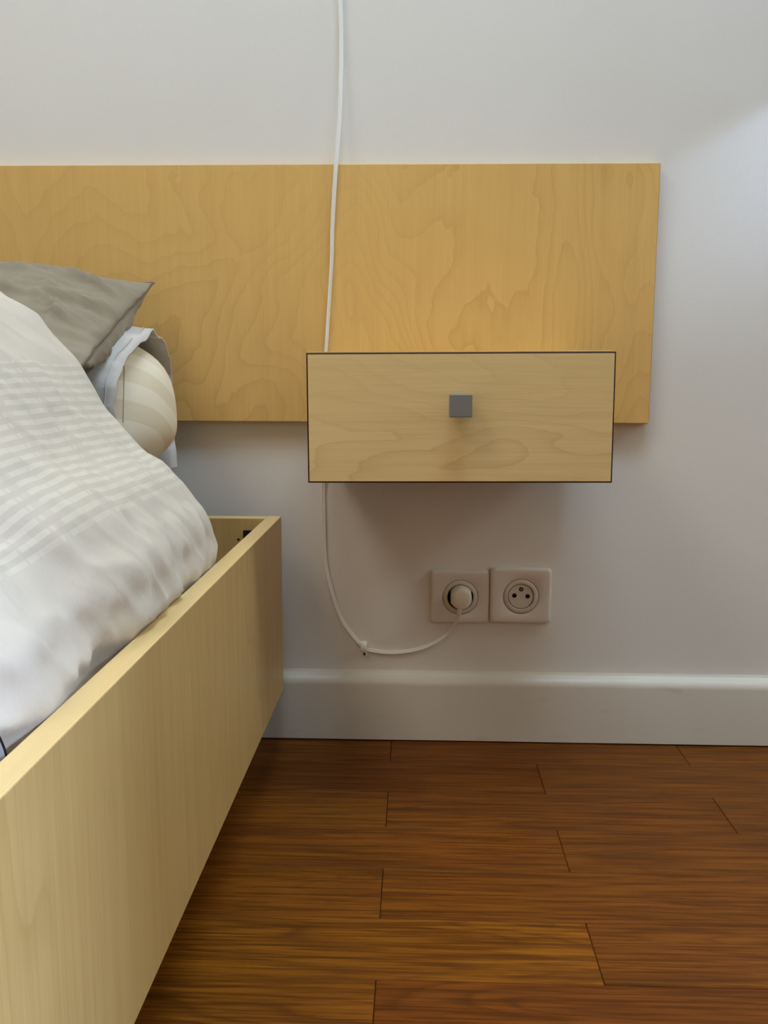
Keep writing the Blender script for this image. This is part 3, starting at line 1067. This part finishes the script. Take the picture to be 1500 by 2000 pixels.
for y in yvals:
    r = []
    for s in svals:
        n = normal(s, y)
        fade = min(1.0, max(0.0, (s - 0.04) / 0.06))
        p = base(s, y) + n * duvet_disp(s, y) * fade
        lim = -0.2200 + 0.0092 * (y + 0.048)            # stays inside the side board
        p.x = min(p.x, lim + 2.2 * max(0.0, p.z - 0.364))
        v = bm.verts.new(p)
        uvs[v] = (s, y)
        r.append(v)
    rows.append(r)
for k in range(1, 15):                                 # the head fold, turning under
    a = radians(200) * k / 14
    r = []
    for s in svals:
        n = normal(s, DYH)
        rr = RAD * (0.85 + 0.25 * noise.noise(Vector((s * 7, 3, 1)))) * min(1.0, 0.15 + s / 0.10)
        fade = min(1.0, max(0.0, (s - 0.04) / 0.06))
        p = base(s, DYH) + n * (duvet_disp(s, DYH) * fade * max(0, cos(a)) - rr * (1 - cos(a))) + Vector((0, rr * sin(a), 0))
        p.y += 0.006 * noise.noise(Vector((s * 5, 0, 8)))
        if s < 0.10: p.x = min(p.x, -0.2235)
        v = bm.verts.new(p)
        uvs[v] = (s, DYH + rr * a)
        r.append(v)
    rows.append(r)
last = []
for s in svals:                                        # underside running back under the top
    n = normal(s, DYH)
    p = base(s, DYH) - n * (RAD * 1.9 * min(1.0, 0.15 + s / 0.10)) + Vector((0, -0.14, 0))
    if s < 0.12: p.x = min(p.x, -0.226)
    v = bm.verts.new(p); uvs[v] = (s, DYH - 0.1); last.append(v)
rows.append(last)
for a, b in zip(rows, rows[1:]):
    for k in range(len(svals) - 1):
        f = bm.faces.new((a[k], a[k + 1], b[k + 1], b[k]))
        for lp in f.loops:
            lp[uvl].uv = uvs[lp.vert]
dv = from_bm('duvet', bm, M['duvet'], smooth=True)
tag(dv, 'rumpled off white duvet with woven stripe blocks heaped on the bed', 'duvet')

# ------------------------------------------------------------------ cushion with black piping at the picture's left edge
cu_edge = at(14, 1479, -0.910)
cu = empty('piped_cushion', (cu_edge.x - 0.08, cu_edge.y, cu_edge.z - 0.09))
tag(cu, 'edge of a small round grey cushion with black piping against the duvet at far left', 'cushion')
# a small round cushion leaning against the duvet, its rim showing over the side board
CU, CV = rgt.copy(), Vector((0, 0.30, 0.95)).normalized()
CN = CU.cross(CV).normalized()
if CN.y > 0: CN = -CN
CC = at(7.5, 1460, -0.910) - CU * (0.046 * cos(radians(24))) - CV * (0.046 * sin(radians(24)))
HU, HV, HT = 0.046, 0.046, 0.004


def cu_pt(ang, k=1.0, d=0.0):
    return CC + CU * (HU * k * cos(ang)) + CV * (HV * k * sin(ang)) + CN * d


bm = bmesh.new()
g = [[bm.verts.new(cu_pt(2 * pi * k / 48, cos(th) ** 0.35 if cos(th) > 1e-6 else 0.0, HT * sin(th))) for k in range(48)] for th in [-pi / 2 + pi * i / 12 for i in range(13)]]
for a, b in zip(g, g[1:]):
    for k in range(48):
        bm.faces.new((a[k], a[(k + 1) % 48], b[(k + 1) % 48], b[k]))
bmesh.ops.remove_doubles(bm, verts=bm.verts, dist=1e-5)
local(from_bm('cushion_body', bm, M['soft_grey'], smooth=True), cu)
bm = bmesh.new()
sweep(bm, [cu_pt(2 * pi * k / 72 + 0.01) for k in range(73)], lambda i: circle(0.0008, 8), side_hint=CN)
local(from_bm('piping', bm, M['black_cord'], smooth=True), cu)
